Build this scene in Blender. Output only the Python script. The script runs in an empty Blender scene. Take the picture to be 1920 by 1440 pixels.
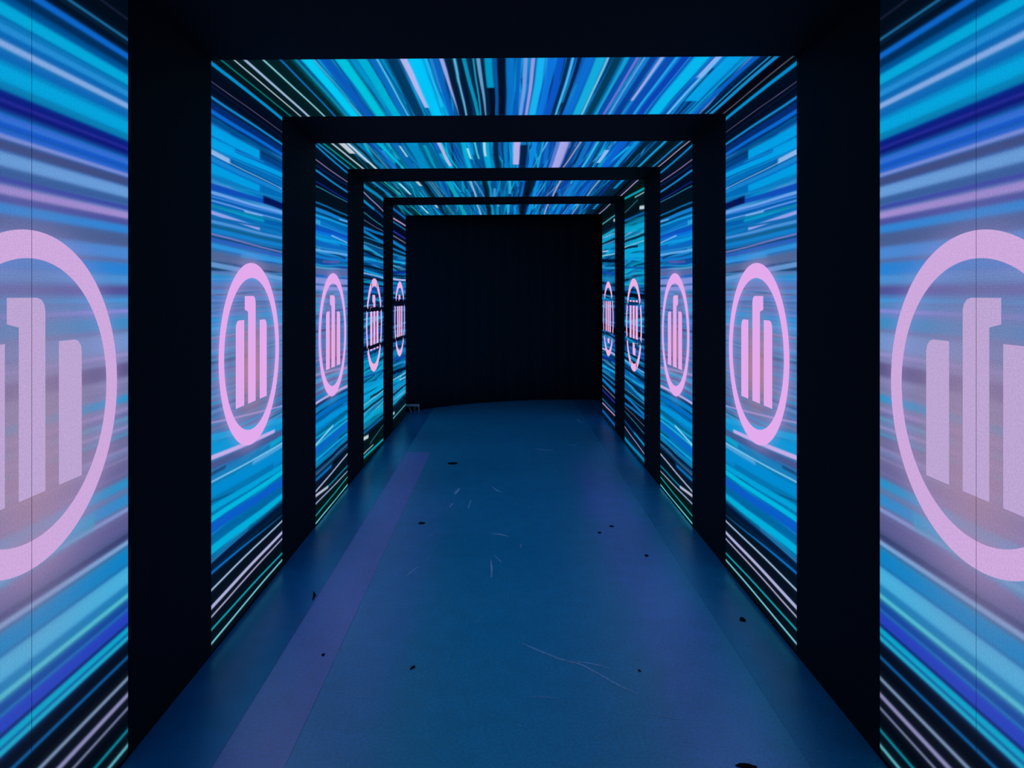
import bpy, bmesh, math, random
import numpy as np
from mathutils import Matrix, Vector

SC = bpy.context.scene
COL = SC.collection

# ------------------------------------------------------------------ sizes (metres)
F = 1386.0                    # focal length in pixels of the 1920 wide frame
VX, VY = 945.0, 551.0         # where the tunnel's long edges meet in the photograph
HW = 1.2225                   # half the clear width between the screens
ZC = 1.51                     # eye height
ZT = 2.50                     # clear height under the ceiling screens
BAYS = [(1.40, 2.406), (3.089, 4.079), (4.80, 5.783), (6.443, 7.498), (8.147, 9.20)]
BANDS = [(2.406, 3.089), (4.079, 4.80), (5.783, 6.443), (7.498, 8.147)]

# ------------------------------------------------------------------ helpers
def link(o, parent=None):
    COL.objects.link(o)
    if parent: o.parent = parent
    return o

def empty(name, loc):
    o = bpy.data.objects.new(name, None)
    o.location = loc
    o.empty_display_size = .1
    return link(o)

def tag(o, label=None, cat=None, group=None, kind=None):
    if label: o['label'] = label
    if cat: o['category'] = cat
    if group: o['group'] = group
    if kind: o['kind'] = kind
    return o

def mesh_obj(name, verts, faces, mat, parent=None, smooth=False):
    """verts in world coordinates; the parent sits unrotated at parent.location"""
    off = Vector(parent_origin(parent)) if parent else Vector((0, 0, 0))
    me = bpy.data.meshes.new(name)
    me.from_pydata([tuple(Vector(v) - off) for v in verts], [], faces)
    me.update()
    if smooth:
        for p in me.polygons: p.use_smooth = True
    me.materials.append(mat)
    return link(bpy.data.objects.new(name, me), parent)

def parent_origin(p):
    o = Vector((0, 0, 0))
    while p:
        o += p.location
        p = p.parent
    return o

def box_bm(bm, x0, x1, y0, y1, z0, z1):
    r = bmesh.ops.create_cube(bm, size=1)
    for v in r['verts']:
        v.co = Vector(((x0 + x1) / 2 + v.co.x * (x1 - x0), (y0 + y1) / 2 + v.co.y * (y1 - y0),
                       (z0 + z1) / 2 + v.co.z * (z1 - z0)))

def box(name, x0, x1, y0, y1, z0, z1, mat, parent=None, bevel=0.0):
    bm = bmesh.new()
    box_bm(bm, x0, x1, y0, y1, z0, z1)
    if bevel:
        bmesh.ops.bevel(bm, geom=bm.edges[:], offset=bevel, segments=2, affect='EDGES')
    if parent:
        off = parent_origin(parent)
        for v in bm.verts: v.co -= off
    me = bpy.data.meshes.new(name)
    bm.to_mesh(me); bm.free()
    me.materials.append(mat)
    return link(bpy.data.objects.new(name, me), parent)

def s2l(c):
    c = np.asarray(c, dtype=np.float64)
    return np.where(c <= .04045, c / 12.92, ((c + .055) / 1.055) ** 2.4)

def hexc(h):
    return np.array([int(h[i:i + 2], 16) for i in (0, 2, 4)]) / 255.0

# ------------------------------------------------------------------ materials
def new_mat(name):
    m = bpy.data.materials.new(name)
    m.use_nodes = True
    nt = m.node_tree
    nt.nodes.clear()
    return m, nt, nt.nodes.new('ShaderNodeOutputMaterial')

def matte(name, col, rough=.85, spec=.2, noise=0.15, scale=40):
    m, nt, out = new_mat(name)
    b = nt.nodes.new('ShaderNodeBsdfPrincipled')
    b.inputs['Roughness'].default_value = rough
    b.inputs['Specular IOR Level'].default_value = spec
    tc = nt.nodes.new('ShaderNodeTexCoord')
    n = nt.nodes.new('ShaderNodeTexNoise')
    n.inputs['Scale'].default_value = scale
    n.inputs['Detail'].default_value = 4
    r = nt.nodes.new('ShaderNodeValToRGB')
    c = np.array(col)
    r.color_ramp.elements[0].position = .3
    r.color_ramp.elements[1].position = .7
    r.color_ramp.elements[0].color = (*(c * (1 - noise)), 1)
    r.color_ramp.elements[1].color = (*(c * (1 + noise)), 1)
    nt.links.new(tc.outputs['Object'], n.inputs['Vector'])
    nt.links.new(n.outputs['Fac'], r.inputs['Fac'])
    nt.links.new(r.outputs['Color'], b.inputs['Base Color'])
    nt.links.new(b.outputs[0], out.inputs['Surface'])
    return m

def led_mat(name, color=None, depth=.25, grain=.1, pitch=.0039, strength=1.0):
    """an LED wall: the picture it shows, broken up by the lamp grid (only what the diodes give off)"""
    m, nt, out = new_mat(name)
    N, L = nt.nodes.new, nt.links.new
    if color is None:
        c = N('ShaderNodeAttribute'); c.attribute_name = 'picture'; csock = c.outputs['Color']
    else:
        c = N('ShaderNodeRGB'); c.outputs[0].default_value = (*s2l(hexc(color)), 1); csock = c.outputs[0]
    geo = N('ShaderNodeNewGeometry')
    sep = N('ShaderNodeSeparateXYZ')
    L(geo.outputs['Position'], sep.inputs[0])
    def wave(sock):
        a = N('ShaderNodeMath'); a.operation = 'MULTIPLY'; a.inputs[1].default_value = 2 * math.pi / pitch
        L(sock, a.inputs[0])
        s = N('ShaderNodeMath'); s.operation = 'SINE'
        L(a.outputs[0], s.inputs[0])
        return s.outputs[0]
    ad = N('ShaderNodeMath'); ad.operation = 'ADD'
    L(sep.outputs['X'], ad.inputs[0]); L(sep.outputs['Y'], ad.inputs[1])
    w1, w2 = wave(ad.outputs[0]), wave(sep.outputs['Z'])
    mu = N('ShaderNodeMath'); mu.operation = 'ADD'
    L(w1, mu.inputs[0]); L(w2, mu.inputs[1])
    sc = N('ShaderNodeMath'); sc.operation = 'MULTIPLY_ADD'
    sc.inputs[1].default_value = depth / 2; sc.inputs[2].default_value = 1.0
    L(mu.outputs[0], sc.inputs[0])
    nz = N('ShaderNodeTexNoise'); nz.inputs['Scale'].default_value = 170; nz.inputs['Detail'].default_value = 1
    L(geo.outputs['Position'], nz.inputs['Vector'])
    nm = N('ShaderNodeMath'); nm.operation = 'MULTIPLY_ADD'
    nm.inputs[1].default_value = grain * 2; nm.inputs[2].default_value = 1 - grain
    L(nz.outputs['Fac'], nm.inputs[0])
    tot = N('ShaderNodeMath'); tot.operation = 'MULTIPLY'
    L(sc.outputs[0], tot.inputs[0]); L(nm.outputs[0], tot.inputs[1])
    st = N('ShaderNodeMath'); st.operation = 'MULTIPLY'; st.inputs[1].default_value = strength
    L(tot.outputs[0], st.inputs[0])
    e = N('ShaderNodeEmission')
    L(csock, e.inputs['Color']); L(st.outputs[0], e.inputs['Strength'])
    L(e.outputs[0], out.inputs['Surface'])
    return m

M_BLACK = matte('black_cladding', (.003, .011, .0145), .8, .12)
M_HOUSE = matte('black_cabinet', (.012, .013, .015), .6, .3)
M_DRAPE = matte('black_backdrop_cloth', (.010, .036, .046), .95, .05)
M_LED = led_mat('led_picture')
M_LED_NEAR = led_mat('led_picture_close', depth=.34, grain=.16)
M_EMB_NEAR = led_mat('emblem_pink_close', 'CDA8DD', depth=.2, grain=.16)
M_BAR_NEAR = led_mat('emblem_bars_close', 'BCA4D3', depth=.2, grain=.16)
M_EMB = led_mat('emblem_pink', 'E2AAEC', depth=.06, grain=.04)
M_EMB_FAR = led_mat('emblem_pink_far', 'EEB0E0', depth=0, grain=.02)

def floor_mat(name, base, rough, spec=.5, bump=.3, grain=1.25, ior=1.5, tint=(1, 1, 1), painted_sheen=None):
    m, nt, out = new_mat(name)
    N, L = nt.nodes.new, nt.links.new
    b = N('ShaderNodeBsdfPrincipled')
    b.inputs['Specular IOR Level'].default_value = spec
    b.inputs['IOR'].default_value = ior
    b.inputs['Specular Tint'].default_value = (*tint, 1)
    tc = N('ShaderNodeNewGeometry')
    def noise(scale, detail, rgh=.55):
        n = N('ShaderNodeTexNoise'); n.inputs['Scale'].default_value = scale
        n.inputs['Detail'].default_value = detail; n.inputs['Roughness'].default_value = rgh
        L(tc.outputs['Position'], n.inputs['Vector'])
        return n.outputs['Fac']
    fine, mid, big = noise(85, 6, .8), noise(9, 6), noise(1.3, 4)
    a = N('ShaderNodeMath'); a.operation = 'MULTIPLY_ADD'; a.inputs[1].default_value = grain * 2
    a.inputs[2].default_value = 1 - grain
    L(fine, a.inputs[0])
    k = N('ShaderNodeMath'); k.operation = 'MULTIPLY_ADD'; k.inputs[1].default_value = .5; k.inputs[2].default_value = .75
    L(mid, k.inputs[0])
    t = N('ShaderNodeMath'); t.operation = 'MULTIPLY'
    L(a.outputs[0], t.inputs[0]); L(k.outputs[0], t.inputs[1])
    mx = N('ShaderNodeVectorMath'); mx.operation = 'SCALE'
    mx.inputs[0].default_value = base
    L(t.outputs[0], mx.inputs['Scale'])
    if painted_sheen:      # purple lanes, the pink emblems' reflection painted into the base colour: (centre x, half width, edge softness, far end y, amount)
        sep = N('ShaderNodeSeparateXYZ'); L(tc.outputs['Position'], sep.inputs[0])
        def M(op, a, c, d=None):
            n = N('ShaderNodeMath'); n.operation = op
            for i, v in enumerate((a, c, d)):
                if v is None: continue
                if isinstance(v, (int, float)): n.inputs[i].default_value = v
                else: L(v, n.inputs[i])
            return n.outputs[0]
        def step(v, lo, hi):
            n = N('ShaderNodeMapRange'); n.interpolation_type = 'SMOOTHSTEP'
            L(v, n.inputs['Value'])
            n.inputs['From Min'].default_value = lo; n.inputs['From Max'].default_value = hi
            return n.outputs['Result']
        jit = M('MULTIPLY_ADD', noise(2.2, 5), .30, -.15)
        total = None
        for cx_, hw_, so_, ye_, am_ in painted_sheen[1]:
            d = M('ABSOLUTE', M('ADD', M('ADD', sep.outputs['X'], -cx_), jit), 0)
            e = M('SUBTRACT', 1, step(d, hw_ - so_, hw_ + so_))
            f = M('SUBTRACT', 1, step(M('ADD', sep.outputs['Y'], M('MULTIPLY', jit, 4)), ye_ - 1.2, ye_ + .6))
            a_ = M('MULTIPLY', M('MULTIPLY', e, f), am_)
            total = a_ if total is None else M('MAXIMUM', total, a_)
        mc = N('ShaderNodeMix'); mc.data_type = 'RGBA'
        mc.inputs[6].default_value = (*base, 1); mc.inputs[7].default_value = (*painted_sheen[0], 1)
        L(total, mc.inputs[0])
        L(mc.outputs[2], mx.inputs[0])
    L(mx.outputs['Vector'], b.inputs['Base Color'])
    r = N('ShaderNodeMath'); r.operation = 'MULTIPLY_ADD'; r.inputs[1].default_value = .18; r.inputs[2].default_value = rough - .09
    L(big, r.inputs[0])
    L(r.outputs[0], b.inputs['Roughness'])
    bp = N('ShaderNodeBump'); bp.inputs['Strength'].default_value = bump; bp.inputs['Distance'].default_value = .002
    L(fine, bp.inputs['Height'])
    L(bp.outputs[0], b.inputs['Normal'])
    L(b.outputs[0], out.inputs['Surface'])
    return m

M_FLOOR = floor_mat('floor_sheet_painted_sheen', (.001, .45, .70), .36, 1.0, ior=2.35, tint=(.55, 1, 1),
                    painted_sheen=((.12, .36, .88), [(.76, .17, .09, 6.6, .95), (-.58, .16, .10, 5.6, .55)]))  # both lanes tint the sheet like the emblems' blurred reflection
M_FLOOR_STRIP = floor_mat('floor_sheet_matte', (.15, .31, .88), .42, 1.0, ior=2.45)
M_FLOOR_EDGE = floor_mat('floor_sheet_satin', (.001, .37, .66), .29, 1.0, ior=2.0, tint=(.6, 1, 1), grain=1.0)
M_FLOOR_SIDE = floor_mat('floor_sheet_glossy', (.001, .28, .62), .25, .9, grain=.3, ior=1.75, tint=(.5, 1, 1))
M_SCRATCH = matte('pale_scratch', (.45, .80, .98), .6, .4, .3, 60)
M_DARK = matte('dark_scrap', (.008, .008, .010), .8, .1)
M_STEEL = matte('grey_metal', (.78, .79, .80), .4, .5)
M_WALL = matte('black_wall_paint', (.006, .007, .009), .9, .1)

# ------------------------------------------------------------------ what the screens show
def smooth(a, b, x):
    t = np.clip((x - a) / (b - a + 1e-9), 0, 1)
    return t * t * (3 - 2 * t)

PAL = ['00A8E6', '0A8CDC', '0AB4E1', '0A64C8', '0A50B4', '1478D2', '00BEDC', '28A0E6', '0A3C96', '046090',
       '001E46', '00142D', '002850', '5AAAEB', 'A0BEF0', '0A96B4']
WTS = [10, 10, 8, 8, 6, 8, 6, 6, 5, 6, 7, 7, 5, 2.5, 2, 5]

class Picture:
    """a grid of sRGB colours over one display: p = across the streaks (metres), u = along them 0 near .. 1 far"""
    def __init__(self, P, nu, seed):
        self.P, self.nu = P, nu
        self.U = np.linspace(0, 1, nu)[None, :]
        self.rng = np.random.RandomState(seed)
        self.img = np.zeros((len(P), nu, 3))
        rows = len(P)
        ph = self.rng.rand(6) * 6.28
        self.wob = lambda p, u, amp: amp * (np.sin(u * 2.6 + ph[0] + p * 2.1) * .7 + np.sin(u * 4.6 + ph[1] + p * 5.0) * .4
                                            + .15 * np.sin(u * 9.0 + ph[2] + p * 9.0))
    def background(self, stops):
        ps = np.array([s[0] for s in stops]); cs = np.array([hexc(s[1]) for s in stops])
        o = np.argsort(ps)
        for k in range(3):
            self.img[:, :, k] = np.interp(self.P, ps[o], cs[o][:, k])[:, None]
    def streak(self, p0, p1, th, col, u0=0., u1=1., alpha=1., amp=0., soft=.35, taper=1.0):
        c = hexc(col) if isinstance(col, str) else col
        u = self.U
        pc = p0 + (p1 - p0) * u + (self.wob(p0, u, amp) if amp else 0)
        half = th / 2 * (1 + (taper - 1) * u)
        lo = np.min(pc - half * 2) - .01; hi = np.max(pc + half * 2) + .01
        i0, i1 = np.searchsorted(self.P, [lo, hi])
        if i1 <= i0: return
        d = np.abs(self.P[i0:i1, None] - pc)
        res = self.P[1] - self.P[0]
        e = np.maximum(half * soft, res * .6)
        a = 1 - smooth(half - e, half + e, d)
        a = a * smooth(u0 - .012, u0 + .004, u) * (1 - smooth(u1 - .004, u1 + .012, u)) * alpha
        self.img[i0:i1] = self.img[i0:i1] * (1 - a[..., None]) + c * a[..., None]
    def fill(self, n, lo, hi, tmin, tmax, amp, slope=.02, alpha=(.35, .9), bright=0., pal=PAL, wts=WTS, segs=.5):
        w = np.array(wts, float); w /= w.sum()
        r = self.rng
        for _ in range(n):
            p = lo + (hi - lo) * r.rand()
            th = tmin * (tmax / tmin) ** r.rand()
            c = hexc(pal[r.choice(len(pal), p=w)])
            u0, u1 = 0., 1.
            if r.rand() < segs:
                if r.rand() < .5: u0 = r.rand() * .9
                else: u1 = .1 + r.rand() * .9
            self.streak(p, p + r.randn() * slope, th, c, u0, u1, alpha[0] + (alpha[1] - alpha[0]) * r.rand(), amp,
                        soft=.3 + .5 * r.rand(), taper=.6 + .8 * r.rand())
    def glow(self, p, u, rp, ru, col, alpha):
        d = ((self.P[:, None] - p) / rp) ** 2 + ((self.U - u) / ru) ** 2
        a = (np.exp(-d * 1.6) * alpha)[..., None]
        self.img = self.img * (1 - a) + hexc(col) * a

def wall_lines(pic, text, near, far, sc, y0, amp=0.0, alpha=.95):
    """rows 'near far thick colour [u0 u1]' measured on an enlargement (scale sc, top y0) at the display's two edges"""
    n_off, f_off = near / HW, far / HW
    for row in text.strip().splitlines():
        t = row.split()
        a, b, th = float(t[0]), float(t[1]), float(t[2])
        u0, u1 = (float(t[4]), float(t[5])) if len(t) > 5 else (0., 1.)
        z0 = ZC + (VY - (y0 + a / sc)) / n_off
        z1 = ZC + (VY - (y0 + b / sc)) / f_off
        pic.streak(z0, z1, th / sc / n_off, t[3], u0, u1, alpha, amp, soft=.3)

MAUVE = ['8C78B4', '6E6EAA', '5A5A8C', '50A0D2', '3C8CC8', 'A08CC8', '46508C', '1E96C8', '785F82']
MW = [4, 5, 6, 5, 5, 3, 6, 4, 4]

def bay_picture(k):
    nu = [120, 90, 60, 40, 32][k]
    rows = [900, 760, 620, 520, 460][k]
    P = np.linspace(.012, ZT, rows)
    pic = Picture(P, nu, 11 + k)
    if k == 0:
        pic.background([(2.62, '010814'), (2.30, '010C1C'), (2.29, '00305F'), (2.22, '005096'), (2.0, '0064AA'), (1.92, '00508C'),
                        (1.86, '2850A0'), (1.75, '466096'), (1.6, '50649B'), (1.5, '4678BE'), (1.3, '7887B4'),
                        (1.1, '6E6E9B'), (.95, '5F5F91'), (.75, '5A5A87'), (.70, '323C6E'), (.62, '1464A0'), (.5, '2878AA'),
                        (.44, '1E32A0'), (.37, '0A1E5A'), (.36, '020814'), (.0, '020814')])
        pic.fill(150, .72, 1.85, .004, .022, .004, .006, (.15, .5), pal=MAUVE, wts=MW, segs=.2)
        pic.fill(60, 1.86, 2.27, .004, .02, 0, .004, (.2, .55), segs=.1)
        pic.fill(50, .40, .76, .004, .016, 0, .004, (.2, .5), segs=.1)
        # rows measured on the photograph just beside the first portal post (y, y, thickness, colour)
        wall_lines(pic, '''
36 36 1.6 584F80
74 74 5 2896DC
82 82 5 02203C
106 106 12 0F74E6
119 119 14 00264F
136 136 10 004C90
150 150 20 05B0E1
166 166 6 0A78BE
176 176 12 2894DC
187 187 10 005FAF
199 199 11 A0BAF0
216 216 16 0A64B4
224 224 6 0A82BE
240 240 26 05A8E1
258 258 10 0A82B4
271 271 12 0A1478
279 279 5 32289B
285 285 8 0A0F6E
292 292 5 14328C
302 302 9 3C6EDC
312 312 8 1450C8
322 322 8 1E5FD2
329 329 7 96A0E6
341 341 14 3C4678
361 361 21 6EA5E1
378 378 12 325A96
390 390 8 323CA0
404 404 13 B496DC
417 417 10 464696
433 433 19 288CE1
450 450 24 46598C
475 475 22 468CDC 0.3 1
505 505 22 1E82DC
525 525 16 4696DC
545 545 14 4B4690
563 563 7 32A0E6
583 583 7 918CE6
605 605 22 328CC8
640 640 30 6E96D2 .5 1
664 664 7 9B91D2
692 692 26 504B7D
746 746 14 1496D2
766 766 6 968CC8
784 784 4 46AAC8
800 800 5 A096D2
813 813 6 3296BE
840 840 5 8C87BE
858 858 4 8C82AA
905 905 16 1496D2
935 935 22 1E8CD2
955 955 8 8CA5E1
980 980 30 55558C
1005 1005 10 232D5F
1017 1017 9 8CBEEB
1042 1042 26 0582C8
1065 1065 6 3CAADC
1080 1080 30 46B4E1
1105 1105 10 1478B4
1117 1117 9 5AD2DC
1133 1133 14 0F3C96
1158 1158 24 233CBE
1171 1171 5 0A1450
1181 1181 11 05B9D2
1189 1189 3 0A5096
1196 1196 9 1EC3DC
1215 1215 22 020A1C
1232 1232 7 0F6EBE
1272 1272 8 96B4DC
1303 1303 10 AAA8DC
1328 1328 6 96A0C8
1369 1369 7 0AA8BE
1398 1398 8 6EDCE6''', 705, 705, 1.0, 0)
        pic.glow(1.50, .45, .26, .40, '6E78AF', .6)
        pic.glow(1.06, .5, .56, .52, '9188B6', .62)
        pic.glow(1.05, .52, .36, .30, 'A988A6', .78)
        pic.streak(.80, .84, .05, '46A0C8', .2, .8, .5)
    elif k == 1:
        pic.background([(2.5, '010C1C'), (2.36, '020A1E'), (2.26, '003C82'), (2.1, '0070BE'), (1.9, '005AAA'), (1.75, '146EB4'),
                        (1.62, '506EAA'), (1.5, '5087D2'), (1.3, '5078BE'), (1.1, '5A78AF'), (.9, '5F6496'), (.8, '3278B4'),
                        (.7, '0078B4'), (.4, '0064A0'), (.36, '03284B'), (.29, '020F1E'), (0, '020A14')])
        pic.fill(120, .38, 2.26, .005, .03, .006, .015, (.25, .7))
        pic.fill(150, .85, 1.62, .003, .016, .006, .012, (.25, .7), pal=MAUVE + ['0AA0DC', '0A8CD2', '1E78D2'], wts=MW + [9, 9, 9], segs=.3)
        wall_lines(pic, '''
60 448 30 00A0E6
185 540 5 8C7AA8
215 575 5 0C2358
290 620 20 1496DC
345 655 40 04286E
385 690 30 0A6EDC
425 735 24 00508C
512 770 76 00A5EB 0 .617
580 800 34 00A0E6 0 .27
610 828 42 00A5EB
640 860 16 0A82C8
662 905 36 A0BEF0 0 .21
672 920 7 A0C8F5
710 940 34 1484D2
770 985 64 00A0E6 0 .617
830 1000 34 0A78BE
858 985 8 148CC8
895 1035 40 0A46B4
836 1040 60 010A46 .68 1
936 1080 24 78AAF0
962 1095 12 3C82E6
990 1130 12 6EA0F0
1008 1128 12 96BEF5 .4 .66
1025 1140 16 0A82AA
1070 1235 26 A8A8F0 0 .617
1100 1200 14 0A64AA
1130 1250 22 5096DC
1160 1275 18 0A5A82
1190 1300 24 0A82D2
1215 1345 12 8C78C8
1250 1370 26 285ABE
1290 1410 32 2896E6
1360 1460 60 506492
1420 1520 36 64A0DC''', 549, 415, 3.6, 100, .004)
        pic.glow(1.22, .48, .50, .62, '8282B9', .42)
        pic.glow(1.16, .5, .26, .26, 'D2828C', .75)
        wall_lines(pic, '''
40 -60 12 AA96D2
130 20 40 1EA0DC
200 70 90 0A96D7
250 65 28 DCB4F0 0 .86
300 90 46 46558C
395 155 12 8CC8F0
455 215 70 008CD2
510 330 12 06507D
555 290 40 00A5DC
615 325 36 00BEE6
668 380 60 0A5AC8
730 430 24 0064A0
795 470 54 00B4E1
850 485 12 0A6E8C
890 520 40 021432
928 580 16 0A78D2
975 600 60 020F1E
1028 610 15 B4D2F5
1080 640 50 030C1A
1130 678 26 C8C8F5
1185 715 14 BEB4DC
1260 800 15 14B4C8
1342 840 15 82E6F5''', 549, 415, 3.13, 780, .004)
    elif k == 2:
        pic.background([(2.5, '011222'), (2.3, '020A1E'), (2.08, '01101E'), (2.02, '0064AF'), (1.8, '0A64BE'), (1.7, '146EB4'),
                        (1.6, '5069AA'), (1.5, '6E82C8'), (1.3, '3C6EAF'), (1.0, '5A5A8C'), (.85, '3C78AA'), (.7, '0078C3'), (.4, '006EAA'),
                        (.3, '03284B'), (.25, '020F1E'), (0, '021414')])
        pic.fill(150, .32, 2.0, .006, .032, .010, .02, (.3, .8))
        pic.fill(120, .85, 1.55, .004, .018, .008, .012, (.3, .7), pal=MAUVE + ['0AA0DC', '0A8CD2', '1E78D2'], wts=MW + [9, 9, 9], segs=.4)
        wall_lines(pic, '''
60 310 20 0A96E6
190 390 8 C8A0DC
240 420 10 0A286E
285 480 20 1496E1
385 550 10 1428A0
425 570 9 2896B4
500 620 90 020F1C
570 690 18 0A6EAA
630 745 36 1487DC
660 745 8 AAD2F5 .7 1
685 785 22 14A0E6
740 840 34 2AA8DC 0 .12
760 870 10 2896DC
800 885 42 0A50BE
830 910 25 0A6EDC
810 935 12 96C8F5 .45 1
890 950 26 0AA0E6
970 1020 14 1E8CC8
1000 1045 26 64AFF0
1060 1100 26 0A78D2
1102 1110 20 5A50A0 .2 .7
1140 1140 12 0A96D2
1160 1178 8 A082B4
1200 1210 50 5A64A0
1280 1290 60 8296E1
1345 1350 40 8296E6''', 352.5, 292, 4.8, 260, .006)
        pic.glow(1.22, .48, .48, .6, '7882BE', .35)
        pic.glow(1.16, .5, .25, .26, 'D2737D', .75)
        wall_lines(pic, '''
20 -60 20 A08CC8
70 -20 20 3CA0D2
110 10 20 645F96
190 60 30 5A5A96
270 110 22 D2B4F0
335 170 42 0A82C8
400 220 44 006EC8
480 300 52 0096DC
560 345 32 00648C
580 390 18 0AAFDC
650 420 22 1EB4DC
640 330 18 AADCF5 0 .5
700 460 56 0A64C8
780 540 20 0AAFD2
830 590 18 0A82A0
870 610 24 020A1E
910 640 7 8C8CA0
960 690 24 0A78C8 0 .45
960 690 40 020814 .5 1
1010 710 40 031428
1060 725 18 BEC8F0
1100 880 26 D2D2F0 0 .35
1130 830 18 0A8CB4 .35 1
1172 880 14 B4C8F5
1225 900 40 021414
1280 930 15 14B4BE
1350 1000 18 6EE6F0''', 352.5, 292, 4.8, 700, .004)
    elif k == 3:
        pic.background([(2.5, '02283C'), (2.3, '020A1E'), (2.0, '01101E'), (1.94, '00508C'), (1.5, '003C78'), (1.3, '004682'), (1.0, '00325A'),
                        (.8, '0082AA'), (.4, '006E96'), (.25, '02141E'), (0, '021414')])
        pic.fill(150, .40, 1.92, .006, .03, .009, .03, (.4, .95), wts=[9, 9, 7, 8, 6, 8, 6, 6, 6, 6, 12, 14, 10, 3, 2, 5])
        pic.fill(70, .32, .95, .008, .03, .012, .03, (.5, .95), pal=['00AADC', '0AB4DC', '0A82AA', '0A64B4', '021428'], wts=[8, 6, 5, 4, 4])
        wall_lines(pic, '''
430 540 34 0A8CC8
490 645 11 C8AAE6
560 700 20 0A508C
570 690 24 0A96D2 0 .5
620 720 24 020C28
670 790 9 28A0B4
705 800 20 020A1E
740 830 6 7882AA
810 860 26 0A78C8
840 930 30 0A82D2
890 940 14 1478B4
940 990 9 5096B4
970 1065 20 28A0E1
1020 1080 20 020F23
1080 1110 22 14A0DC 0 .6
1110 1140 22 0A64B4
1150 1180 24 021428
1190 1240 20 0AA0DC
1215 1250 9 BED2EB
1250 1275 24 041428
1300 1310 34 0A82B9
1355 1350 22 0A3C8C''', 261, 227.5, 4.8, 260, .006)
        wall_lines(pic, '''
30 -20 20 0A50A0
100 60 30 0A9BDC
150 80 40 0AA5DC
210 140 34 0AAAE6
240 150 20 021428 .3 1
280 160 9 A5CDE6
290 185 10 1496BE
335 210 20 02142D
362 230 6 8C96A0
420 300 44 0AA5D2
480 355 30 0A82AA
530 400 15 0A6EC8
600 450 70 021019
578 500 32 D2E6EB 0 .22
700 470 7 32A5AF .3 1
712 560 11 AADCE6 0 .45
745 600 22 00B4C8
800 650 40 02140F''', 261, 227.5, 4.8, 700, .006)
    else:
        pic.background([(2.5, '021E32'), (2.3, '020A1E'), (2.0, '01101E'), (1.94, '00508C'), (1.5, '003C78'), (1.3, '004682'), (1.0, '00325A'),
                        (.8, '00648C'), (.4, '005A82'), (.2, '02141E'), (0, '02100F')])
        pic.fill(140, .30, 1.95, .008, .034, .009, .035, (.4, .95), wts=[9, 9, 7, 8, 6, 8, 6, 6, 6, 6, 14, 16, 12, 3, 3, 5])
        wall_lines(pic, '''
410 540 34 0A6EC8
470 590 24 020A1E
535 635 20 E1AADC
580 690 22 0A78B4
650 760 34 01081E
700 805 20 2832B4
760 860 11 AAA5C8
840 940 50 0A82D2
930 1000 26 1482D2
965 1025 10 020F2D
1000 1050 20 1E8CB4
1090 1120 28 1EB4F0
1125 1170 16 020F2D
1150 1200 11 6496BE
1230 1240 22 0A28A0
1280 1285 22 031E2D
1325 1337 22 D7C3F2
1380 1390 30 0A82C8''', 209, 185, 6.86, 330, .004)
        wall_lines(pic, '''
660 640 40 0A5FA0
740 700 40 0A82BE
790 760 26 0A46AA
840 800 20 1E96D2
900 860 30 020A28
960 900 11 96D7EB
990 935 11 CDD7F5 .5 1
1035 970 40 0A96D2
1085 1000 14 02142D
1120 1020 34 0AA5D2
1165 1060 26 0AAAD2
1215 1110 30 02142D
1245 1200 24 AADCE6 0 .12
1287 1167 13 4BB4D2
1340 1215 40 020C14''', 209, 185, 4.5, 500, .003)
    return pic

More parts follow.
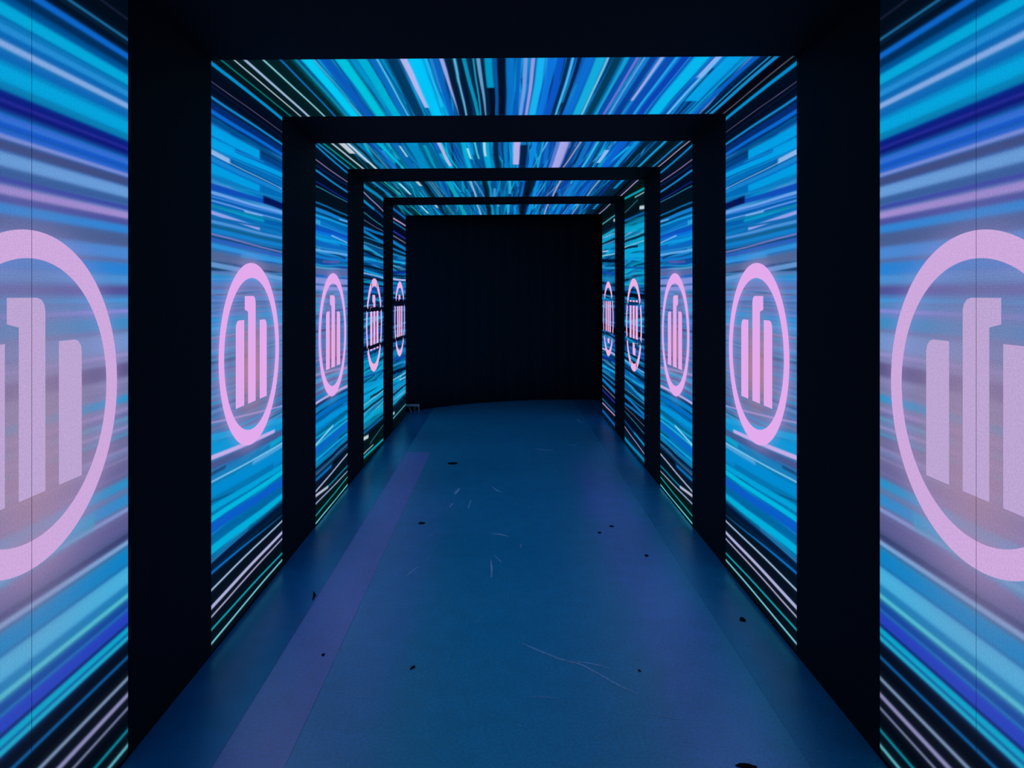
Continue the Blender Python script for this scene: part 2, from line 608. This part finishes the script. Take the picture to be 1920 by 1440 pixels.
def ceiling_picture(k):
    """p runs across the tunnel, -HW .. HW"""
    cols = [0, 900, 700, 560, 460][k]
    P = np.linspace(-HW, HW, cols)
    pic = Picture(P, [0, 60, 44, 34, 30][k], 71 + k)
    near = HW * F / BAYS[k][0]; far = HW * F / BAYS[k][1]
    def px(rows, amp=0.0):
        for row in rows.strip().splitlines():
            t = row.split()
            x = (float(t[0]) - VX) * HW / near
            u0, u1 = (float(t[3]), float(t[4])) if len(t) > 4 else (0., 1.)
            sl = float(t[5]) if len(t) > 5 else 0.
            pic.streak(x, x + sl, float(t[1]) * HW / near, t[2], u0, u1, .95, amp, soft=.3)
    if k == 1:
        pic.background([(-1.22, '01141C'), (-.9, '011E23'), (-.86, '0078A0'), (-.5, '0078B4'), (-.45, '005082'), (-.2, '003C6E'), (-.1, '00142D'),
                        (0, '0064AA'), (.3, '0A50B4'), (.5, '0A6EB4'), (.7, '0A46A0'), (.9, '0A64BE'), (1.05, '003C78'), (1.12, '060614'), (1.22, '03141E')])
        pic.fill(150, -.86, -.2, .004, .022, .006, .02, (.3, .85), wts=[14, 9, 12, 6, 4, 6, 9, 6, 4, 9, 3, 3, 4, 3, 2, 9])
        pic.fill(170, -.05, 1.06, .004, .022, .006, .02, (.3, .85))
        px('''
417 4 009696
441 4 C8DCEB
461 7 B4CDF0
495 5 8CD2DC 0 1 .012
527 5 0A6EBE
555 5 0A8CA0
576 22 00C8F0
610 22 0A5ABE
640 22 00D2EB
679 20 00BEE6
698 12 0A6EC8
707 4 64C8F0
735 22 00325A
756 14 BEB4EB 0 .82 .02
778 26 00BEF0
798 6 1EAFE6 0 .8
815 12 0A5AB4
827 8 AAAAE6 0 1 .02
840 14 010F28
851 4 82BEDC
861 12 01142D
869 8 0AA0C8 0 1 .025
887 4 1EA5C8
896 8 78B4E6 0 1 .012
905 8 021E3C
915 15 00AADC 0 .45
917 13 010A1E .45 1
928 8 0A5AAA
940 16 010A1E
958 15 0A78D2
973 8 0A5ABE
986 8 8296E6
1000 7 A596E1
1015 16 14AFEB
1035 14 0A6ED2
1052 14 0A50BE
1066 8 021E46
1074 5 50BEF0
1086 8 01193C
1106 14 0A6ED2
1126 20 14B4E6
1139 5 8CD2F0
1157 16 023C5A
1174 7 14AFE6
1186 12 0A50B4
1194 6 7878DC
1207 4 6EA5EB
1225 14 0A3C96
1240 7 B4AAEB 0 .7
1254 14 0A46AA
1268 6 1EA5E6
1284 14 0A3CAA
1316 30 05B4E6
1336 5 0A6ED2
1347 13 A0AFF0 0 .3
1350 6 78BEF0
1379 32 05AAF0 0 .72
1403 8 0AA0E6
1418 12 0A64D2
1433 5 021E50
1444 5 149BDC
1457 10 149BE6
1475 20 040410
1488 2.2 8C7890''', .004)
    else:
        g = [0, 0, .0, .06, .08][k]
        dark = '011423'
        pic.background([(-1.22, '011C20'), (-1.05, '011E23'), (-.9, '005578'), (-.5, '006496'), (0, '00508C'), (.4, '0A46AA'), (.8, '0A46A0'), (1.0, '022846'), (1.22, '02141E')])
        lo = [0, 0, -1.05, -1.18, -1.18][k]
        W = [12, 9, 10, 8, 5, 7, 8, 6, 5, 9, 9, 9, 7, 3, 2, 8]
        pic.fill(230, lo, .96, .005, .026, .004, .035, (.4, .9), wts=W)
        if k == 2:
            px('''
596 5 0A96DC
606 5 0A96A0 0 1 .02
622 5 BED2E6 0 1 .02
640 12 D2D7E6 0 .35
651 6 C8DCF0 0 1 .02
664 6 02283C
672 6 0A6EB4
684 3 508296
708 6 00BEDC 0 1 .04
740 16 0A6EBE
770 20 0096D2
822 7 BEB4E1 0 .9 .02
745 4 B4DCE6 .1 .5
868 9 00AAD2
873 4 AAE6EB .2 .6 .02
910 12 05B4E6
908 5 C8E6F5 0 .5
890 4 50C8DC 0 .6 .02
930 10 012346
950 7 0A82D2
971 14 BEB4EB 0 .85
985 14 01193C .1 1
1005 10 0A82DC 0 1 -.01
1020 4 14A0D2
1058 24 B4AFF0
1048 8 5078D2
1080 4 14508C
1090 3 C8AFBE 0 1 -.04
1105 10 1478D2
1122 5 3CBEEB
1150 8 96BEF0 .3 .8
1170 14 0A5AC8
1195 10 0A96DC
1215 12 021E32
1230 5 0A5A96
1248 6 14AFF0
1262 14 02141E
1280 5 1487D2
1293 3 C8A0BE''', .004)
        else:
            e = near
            wid = 2 * near
            for fx, th, c, u0, u1 in [(.03, .012, '0A96C8', 0, 1), (.075, .012, '0AA5A5', 0, 1), (.12, .012, 'B4DCEB', .1, .8), (.19, .02, 'BED2DC', 0, .25),
                                      (.24, .008, '648C96', 0, 1), (.30, .03, '0AA5BE', 0, 1), (.38, .012, '9BB4C8', 0, 1), (.44, .03, '0AA0D2', 0, 1), (.52, .018, '28AFE1', 0, .8),
                                      (.585, .035, '010F1E', 0, 1), (.62, .02, '0A8CDC', 0, 1), (.70, .012, 'B4AFDC', 0, 1), (.76, .03, '0A82D2', 0, 1),
                                      (.84, .01, '8CA0B4', 0, 1), (.89, .014, '0A3296', 0, 1), (.925, .02, '0A96DC', 0, .5), (.955, .02, '03060F', 0, 1), (.98, .008, 'DCAFD7', 0, 1)]:
                x = -HW + 2 * HW * fx
                pic.streak(x, x + .01, th * 2 * HW * .6, c, u0, u1, .95, .004)
            for fx in (.205, .6, .43):
                x = -HW + 2 * HW * fx
                pic.streak(x, x, .05, '010C18', 0, 1, .8, .01)
    return pic

def soften(pic, sig, wide, mix, usig=0):
    def blur(a, s, ax):
        r = max(1, int(3 * s)); g = np.exp(-.5 * (np.arange(-r, r + 1) / s) ** 2); g /= g.sum()
        pad = [(0, 0)] * 3; pad[ax] = (r, r)
        b = np.pad(a, pad, 'edge'); o = np.zeros_like(a)
        for i, w in enumerate(g):
            sl = [slice(None)] * 3; sl[ax] = slice(i, i + a.shape[ax])
            o += w * b[tuple(sl)]
        return o
    res = pic.P[1] - pic.P[0]
    a = blur(pic.img, max(.4, sig / res), 0)
    if usig: a = blur(a, max(.4, usig * pic.nu), 1)
    b = blur(pic.img, wide / res, 0)
    pic.img = a * (1 - mix) + b * mix

# ------------------------------------------------------------------ turning a picture into a glowing display
def grid_obj(name, co, nr, nc, rgb, mat, parent):
    off = np.array(parent_origin(parent))
    me = bpy.data.meshes.new(name)
    me.vertices.add(nr * nc)
    me.vertices.foreach_set('co', (co - off).reshape(-1).astype(np.float32))
    i = np.arange((nr - 1) * (nc - 1)); r, c = i // (nc - 1), i % (nc - 1)
    a = r * nc + c
    q = np.stack([a, a + 1, a + nc + 1, a + nc], 1).reshape(-1).astype(np.int32)
    me.loops.add(len(q)); me.loops.foreach_set('vertex_index', q)
    me.polygons.add(len(i))
    me.polygons.foreach_set('loop_start', (np.arange(len(i)) * 4).astype(np.int32))
    me.update(calc_edges=True)
    at = me.color_attributes.new('picture', 'FLOAT_COLOR', 'POINT')
    lin = np.concatenate([s2l(np.clip(rgb, 0, 1)).reshape(-1, 3), np.ones((nr * nc, 1))], 1)
    at.data.foreach_set('color', lin.reshape(-1).astype(np.float32))
    me.materials.append(mat)
    me.validate()
    return link(bpy.data.objects.new(name, me), parent)

EZS = [1.236, 1.221, 1.219, 1.217, 1.217]
ERU, ERZ, ETH = .425, .439, .073

def emblem(side, k, parent, mat, cuts, flip):
    """ring with three upright bars, the middle one taller with a small hook towards the near end"""
    y0, y1 = BAYS[k]; yc = (y0 + y1) / 2 + .008
    X = side * (HW + .0004)
    EZ = EZS[k]; sh = .012 if k == 0 else 0
    fz = (lambda z: 2 * EZ - z) if flip else (lambda z: z)
    inside = lambda z: any(a <= z <= b for a, b in cuts)
    n = 480
    V, Fc = [], []
    for i in range(n):
        t = 2 * math.pi * i / n
        for rr in (0, 1):
            V.append((X, yc + (ERU - rr * (ETH * .86)) * math.cos(t), fz(EZ + (ERZ - rr * ETH) * math.sin(t))))
    for i in range(n):
        z = EZ + (ERZ - ETH / 2) * math.sin(2 * math.pi * (i + .5) / n)
        if inside(z): continue
        j = (i + 1) % n
        Fc.append((2 * i, 2 * j, 2 * j + 1, 2 * i + 1))
    ring = mesh_obj('emblem_ring', V, Fc, mat, parent)
    def bar(ya, yb, za, zb, hook=False, chamfer=(.03, .02)):
        ya += sh; yb += sh
        mat = M_BAR_NEAR if k == 0 else EMB_M[k]
        zs = sorted({za, zb, *[c for ab in cuts for c in ab if za < c < zb]})
        V, Fc = [], []
        for a, b in zip(zs, zs[1:]):
            if inside((a + b) / 2): continue
            o = len(V)
            if b == zb:
                cn, cf = chamfer
                pts = [(ya, a), (yb, a)]
                if cf:
                    pts += [(yb, b - cf)] + [(yb - cf * (1 - math.cos(t)), b - cf + cf * math.sin(t)) for t in (.5, 1.05)] + [(yb - cf, b)]
                else: pts += [(yb, b)]
                if cn:
                    pts += [(ya + cn, b)] + [(ya + cn * (1 - math.sin(t)), b - cn + cn * math.cos(t)) for t in (.5, 1.05)] + [(ya, b - cn)]
                else: pts += [(ya, b)]
            else:
                pts = [(ya, a), (yb, a), (yb, b), (ya, b)]
            V += [(X, yc + p, fz(q)) for p, q in pts]
            Fc.append(tuple(range(o, len(V))))
        if hook:
            o = len(V)
            V += [(X, yc + p, fz(q)) for p, q in [(ya - .045, zb - .065), (ya, zb - .075), (ya, zb), (ya - .045, zb)]]
            Fc.append((o, o + 1, o + 2, o + 3))
        return mesh_obj('emblem_bar', V, Fc, mat, ring)
    bar(-.222, -.112, .985, 1.387, chamfer=(.035, 0))
    bar(-.060, .048, .985, 1.50, hook=True, chamfer=(0, .035))
    bar(.108, .218, .985, 1.380, chamfer=(0, .035))
    return ring

WALL_LABEL = {
    (-1, 0): 'close LED screen cropped by the left edge, large pale emblem with misty streaks',
    (1, 0): 'close LED screen cropped by the right edge, large pale emblem with misty streaks',
    (-1, 1): 'left LED wall screen with vivid pink emblem, between first and second black portal frames',
    (1, 1): 'right LED wall screen with vivid pink emblem, between first and second black portal frames',
    (-1, 2): 'narrow left LED wall screen with whole pink emblem, between second and third black portal frames',
    (1, 2): 'narrow right LED wall screen with whole pink emblem, between second and third black portal frames',
    (-1, 3): 'left LED wall screen with broken pink emblem, between third and fourth portal frames',
    (1, 3): 'right LED wall screen with upside-down broken emblem, between third and fourth portal frames',
    (-1, 4): 'farthest left LED wall screen, a sliver beyond the smallest portal frame by the backdrop',
    (1, 4): 'farthest right LED wall screen, a sliver beyond the smallest portal frame by the backdrop',
}
CUTS = {3: [(1.345, 1.385), (1.0, 1.035), (1.585, 1.597)], 4: [(1.367, 1.447), (.965, 1.01)]}
EMB_M = [M_EMB_NEAR, M_EMB, M_EMB, M_EMB_FAR, M_EMB_FAR]

for k, (y0, y1) in enumerate(BAYS):
    pic = bay_picture(k)
    yc = (y0 + y1) / 2 + .008
    rr = np.sqrt(((pic.P[:, None] - EZS[k]) / ERZ) ** 2 + (((y0 + (y1 - y0) * pic.U) - yc) / ERU) ** 2)
    if k: soften(pic, .0014, .02, .14, .006)
    else: soften(pic, .0030, .014, .30, .0)
    a = ([.22, .42, .38, .10, .10][k] * np.exp(-((rr - .92) / .15) ** 2))[..., None]
    pic.img = pic.img * (1 - a) + hexc('C8A0E1') * a
    if k in CUTS:                       # dark dead rows of the faulty screens
        for a, b in CUTS[k]:
            pic.streak((a + b) / 2 + .008, (a + b) / 2 - .008, b - a + .004, '010A1C', 0, 1, .96, 0, soft=.1)
    rows, nu = len(pic.P), pic.nu
    Y = y0 + (y1 - y0) * np.linspace(0, 1, nu)
    for side in (-1, 1):
        flip = side == 1 and k >= 3
        t = empty('led_screen', (side * (HW + .04), (y0 + y1) / 2, 0))
        tag(t, WALL_LABEL[(side, k)], 'LED screen', 'LED screens along the walls of the tunnel')
        box('housing', *sorted((side * (HW + .006), side * (HW + .09))), y0 + .001, y1 - .001, .012, ZT + .003, M_HOUSE, t)
        box('plinth', *sorted((side * (HW + .001), side * (HW + .085))), y0 + .001, y1 - .001, 0, .0115, M_BLACK, t)
        co = np.empty((rows, nu, 3))
        co[..., 0] = side * (HW + .001)
        co[..., 1] = Y[None, :]
        co[..., 2] = ((ZT + .012) - pic.P if flip else pic.P)[:, None]
        d = grid_obj('display', co, rows, nu, pic.img, M_LED_NEAR if k == 0 else M_LED, t)
        emblem(side, k, t, EMB_M[k], CUTS.get(k, []), flip)
        if k == 0:
            ym = (y0 + y1) / 2 + .011
            X = side * (HW + .0001)
            mesh_obj('panel_seam', [(X, ym - .0008, .012), (X, ym + .0008, .012), (X, ym + .0008, ZT), (X, ym - .0008, ZT)], [(0, 1, 2, 3)], M_HOUSE, t)

CEIL_LABEL = {1: 'nearest overhead LED screen, broad blue and white streaks above the first bay',
              2: 'overhead LED screen between the second and third black portal frames',
              3: 'overhead LED screen between the third and fourth black portal frames',
              4: 'farthest and thinnest overhead LED screen, just above the black backdrop'}
for k in (1, 2, 3, 4):
    y0, y1 = BAYS[k]
    pic = ceiling_picture(k)
    nc, nu = len(pic.P), pic.nu
    t = empty('overhead_led_screen', (0, (y0 + y1) / 2, ZT - .0055))
    tag(t, CEIL_LABEL[k], 'LED screen', 'LED screens across the top of the tunnel')
    box('housing', -HW + .002, HW - .002, y0 + .001, y1 - .001, ZT + .006, ZT + .09, M_HOUSE, t)
    co = np.empty((nc, nu, 3))
    co[..., 0] = pic.P[:, None]
    co[..., 1] = (y0 + (y1 - y0) * np.linspace(0, 1, nu))[None, :]
    co[..., 2] = ZT - .0045
    soften(pic, .0014, .016, .12, .008)
    grid_obj('display', co, nc, nu, pic.img, M_LED, t)
    t.rotation_euler = (0, -.0069, 0)      # the top of the tunnel rises a little to the right

# ------------------------------------------------------------------ black portal frames between the screens
PF = ['largest black portal frame, nearest the camera', 'second black portal frame from the camera, behind the first screens with vivid emblems',
      'third black portal frame from the camera, between whole and broken emblem screens', 'smallest black portal frame, farthest down the tunnel']
for (y0, y1), lab in zip(BANDS, PF):
    t = empty('portal_frame', (0, (y0 + y1) / 2, 0))
    tag(t, lab, 'portal frame', 'black portal frames of the tunnel')
    for s in (-1, 1):
        box('post', *sorted((s * HW, s * (HW + .095))), y0 + .001, y1 - .001, 0, ZT, M_BLACK, t, bevel=.0012)
    h = box('header', -HW - .095, HW + .095, y0 + .001, y1 - .001, 0, .095, M_BLACK, None, bevel=.0012)
    h.parent = t; h.location = (0, (y0 + y1) / 2 - t.location.y, ZT - .0055); h.rotation_euler = (0, -.0069, 0)
    for v in h.data.vertices: v.co.y -= t.location.y

# ------------------------------------------------------------------ the setting
def st(o):
    return tag(o, kind='structure')
fl = st(box('floor', -1.6, 1.6, -1.2, 11.2, -.10, -.004, M_FLOOR))
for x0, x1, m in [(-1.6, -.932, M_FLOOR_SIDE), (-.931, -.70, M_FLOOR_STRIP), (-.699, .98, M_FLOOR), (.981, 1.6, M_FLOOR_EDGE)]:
    if m is M_FLOOR_STRIP:      # the paler strip stops short of the far end
        tag(box('floor_sheet', x0, x1, -1.2, 7.05, -.0039, 0, m, fl), kind='structure')
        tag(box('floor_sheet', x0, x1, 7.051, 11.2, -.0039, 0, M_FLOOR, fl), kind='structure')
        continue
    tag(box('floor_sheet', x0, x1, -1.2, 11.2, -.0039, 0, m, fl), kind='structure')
st(box('wall_left', -1.46, -1.345, -1.2, 11.1, .001, 2.72, M_WALL))
st(box('wall_right', 1.345, 1.46, -1.2, 11.1, .001, 2.72, M_WALL))
st(box('ceiling', -1.34, 1.34, 1.3, 11.1, 2.62, 2.72, M_WALL))

# backdrop: hung cloth on a gently bowed line
pts = []
n = 160
ctrl = [(-1.34, 9.36), (-1.10, 9.62), (-.85, 9.86), (-.45, 10.18), (0, 10.40), (.45, 10.52), (.9, 10.56), (1.34, 10.52)]
cx = np.array([c[0] for c in ctrl]); cy = np.array([c[1] for c in ctrl])
xs = np.linspace(-1.335, 1.335, n)
ys = np.interp(xs, cx, cy)
ys = np.convolve(np.pad(ys, 6, 'edge'), np.ones(13) / 13, 'valid') + .008 * np.sin(xs * 34)
V, Fc = [], []
for zi, z in enumerate((.002, .6, 1.2, 1.8, 2.4, 2.615)):
    for x, y in zip(xs, ys):
        V.append((x, y + .003 * math.sin(z * 2 + x * 7), z))
for zi in range(5):
    for i in range(n - 1):
        a = zi * n + i
        Fc.append((a, a + 1, a + n + 1, a + n))
bd = mesh_obj('backdrop', V, Fc, M_DRAPE, None, True)
so = bd.modifiers.new('thickness', 'SOLIDIFY'); so.thickness = .006; so.offset = 1
tag(bd, 'large black backdrop closing off the far end of the tunnel', 'backdrop')

# ------------------------------------------------------------------ small things on the floor
def fpt(px, py, z=0.0):
    y = (ZC - z) * F / (py - VY)
    return Vector(((px - VX) / F * y, y, z))

def tube_bm(bm, a, b, r, seg=10):
    a, b = Vector(a), Vector(b)
    d = b - a
    res = bmesh.ops.create_cone(bm, cap_ends=True, segments=seg, radius1=r, radius2=r, depth=d.length)
    q = d.to_track_quat('Z', 'Y')
    for v in res['verts']: v.co = q @ v.co + (a + b) / 2

def bm_obj(name, bm, mat, parent=None):
    if parent:
        off = parent_origin(parent)
        for v in bm.verts: v.co -= off
    me = bpy.data.meshes.new(name)
    bm.to_mesh(me); bm.free()
    me.materials.append(mat)
    return link(bpy.data.objects.new(name, me), parent)

# low metal stand peeping out behind the end of the left screens
sx, sy = -1.165, 9.43
t = empty('floor_stand', (sx, sy, 0))
tag(t, 'low grey metal stand with splayed legs at the foot of the backdrop, left corner', 'stand')
box('top_bar', sx - .13, sx + .085, sy - .025, sy + .025, .076, .102, M_STEEL, t, bevel=.004)
for a, b in [((sx - .085, sy, .078), (sx - .125, sy - .03, .004)), ((sx - .05, sy, .078), (sx - .015, sy - .03, .004)), ((sx + .078, sy, .078), (sx + .083, sy - .02, .004)),
             ((sx + .03, sy + .01, .078), (sx + .02, sy + .03, .004))]:
    bm = bmesh.new(); tube_bm(bm, a, b, .005); bm_obj('leg', bm, M_STEEL, t)

# torn scraps and chips lying on the floor
random.seed(4)
def scrap(px, py, wpx, hpx, rot, label, name='tape_scrap', cat='scrap', h=.0022):
    c = fpt(px, py)
    s = c.y / F
    w, l = wpx * s, hpx * s * (c.y / ZC)
    bm = bmesh.new()
    n = 14
    ring = []
    for i in range(n):
        a = 2 * math.pi * i / n
        r = 1 + random.uniform(-.22, .22)
        x, y = w / 2 * r * math.cos(a), l / 2 * r * math.sin(a)
        ring.append(bm.verts.new((x * math.cos(rot) - y * math.sin(rot), x * math.sin(rot) + y * math.cos(rot), .0003)))
    f = bm.faces.new(ring)
    ex = bmesh.ops.extrude_face_region(bm, geom=[f])
    for v in ex['geom']:
        if isinstance(v, bmesh.types.BMVert): v.co.z += h * random.uniform(.7, 1.3)
    bmesh.ops.recalc_face_normals(bm, faces=bm.faces[:])
    o = bm_obj(name, bm, M_DARK)
    o.location = c
    tag(o, label, cat, 'dark scraps on the floor')
    return o
scrap(850, 869, 19, 4.5, 0, 'dark flat scrap on the floor near the far end of the tunnel')
scrap(791, 981, 13, 3.5, .1, 'dark scrap beside the left purple strip of the floor')
scrap(1147, 987, 8, 3, -.2, 'small dark chip on the right side, farther of a close pair')
scrap(1124, 999, 7, 3, 0, 'small dark chip on the right side, nearer of a close pair')
scrap(1212, 1042, 7, 4, -.3, 'small dark chip beside the foot of the right screens, mid tunnel')
scrap(1392, 1162, 10, 8, 0, 'round dark blob in front of the first bay, right side', 'floor_blob', 'blob')
scrap(774, 1252, 6, 8, -.5, 'dark chip with a pale edge left of centre in the foreground')
scrap(606, 1228, 6, 4, 0, 'tiny dark speck on the purple strip, left foreground')
scrap(1199, 1258, 4, 4, .3, 'tiny dark speck right of the long scratch')
scrap(1400, 1437, 36, 9, -.15, 'dark torn scrap at the bottom edge of the view, lower right')

def ribbon(name, pts, w0, mat, parent, z=.0006):
    P = [fpt(*p) for p in pts]; w0 *= 1.8
    V, Fc = [], []
    for i, p in enumerate(P):
        a = P[max(i - 1, 0)]; b = P[min(i + 1, len(P) - 1)]
        d = (b - a); d.z = 0; d.normalize()
        nrm = Vector((-d.y, d.x, 0))
        e = w0 * (.35 if i in (0, len(P) - 1) else 1.0) / 2
        V += [tuple(p + nrm * e + Vector((0, 0, z))), tuple(p - nrm * e + Vector((0, 0, z)))]
    for i in range(len(P) - 1):
        Fc.append((2 * i, 2 * i + 1, 2 * i + 3, 2 * i + 2))
    return tag(mesh_obj(name, V, Fc, mat, parent), kind='structure')
for pts, w in [
    ([(978, 1206), (1010, 1220), (1050, 1236), (1090, 1246), (1130, 1268), (1165, 1288), (1196, 1301)], .006),
    ([(1075, 1240), (1100, 1243), (1125, 1248), (1146, 1255)], .005),
    ([(990, 1306), (1020, 1307), (1048, 1309)], .003), ([(1040, 1313), (1085, 1316)], .002),
    ([(1215, 1338), (1250, 1345), (1280, 1349)], .004),
    ([(853, 927), (857, 921), (861, 916)], .016), ([(843, 951), (849, 944)], .016), ([(878, 953), (883, 938)], .012),
    ([(923, 913), (932, 920), (941, 923)], .008), ([(802, 1006), (814, 999)], .009),
    ([(922, 1001), (938, 1002), (953, 1006)], .012), ([(920, 1050), (922, 1065), (921, 1083)], .007), ([(762, 1080), (775, 1069), (786, 1061)], .006),
    ([(1003, 841), (1020, 844), (1038, 845)], .012), ([(1062, 836), (1080, 835), (1082, 835)], .010), ([(1082, 786), (1088, 792)], .02),
    ([(785, 1152), (796, 1147)], .004), ([(890, 1168), (905, 1156)], .004), ([(925, 1040), (940, 1054), (946, 1048)], .004),
    ([(975, 1027), (978, 1020)], .008), ([(804, 1329), (803, 1322)], .003), ([(970, 1358), (978, 1362)], .006), ([(922, 1340), (926, 1343)], .005)]:
    ribbon('scratch', pts, w, M_SCRATCH, fl)
ribbon('seam_curl', [(586, 1126), (590, 1117), (588, 1109)], .008, M_DARK, fl, .001)

# ------------------------------------------------------------------ world, camera, view
w = bpy.data.worlds.new('World'); SC.world = w
w.use_nodes = True
bg = w.node_tree.nodes.get('Background') or w.node_tree.nodes.new('ShaderNodeBackground')
bg.inputs['Color'].default_value = (.10, .35, 1, 1)
bg.inputs['Strength'].default_value = .004

cam = bpy.data.cameras.new('Camera')
cam.sensor_fit = 'HORIZONTAL'; cam.sensor_width = 36
cam.lens = 36 * F / 1920
cam.shift_x = (960 - VX) / 1920
cam.shift_y = (VY - 720) / 1920
cam.clip_start = .02
co = bpy.data.objects.new('Camera', cam); COL.objects.link(co)
co.matrix_world = Matrix.Translation((0, 0, ZC)) @ Matrix.Rotation(math.radians(90), 4, 'X') @ Matrix.Rotation(math.radians(0), 4, 'Z')
SC.camera = co
SC.view_settings.view_transform = 'Standard'
SC.view_settings.look = 'None'
SC.view_settings.gamma = 1
SC.view_settings.exposure = 0
SC.view_settings.use_curve_mapping = False
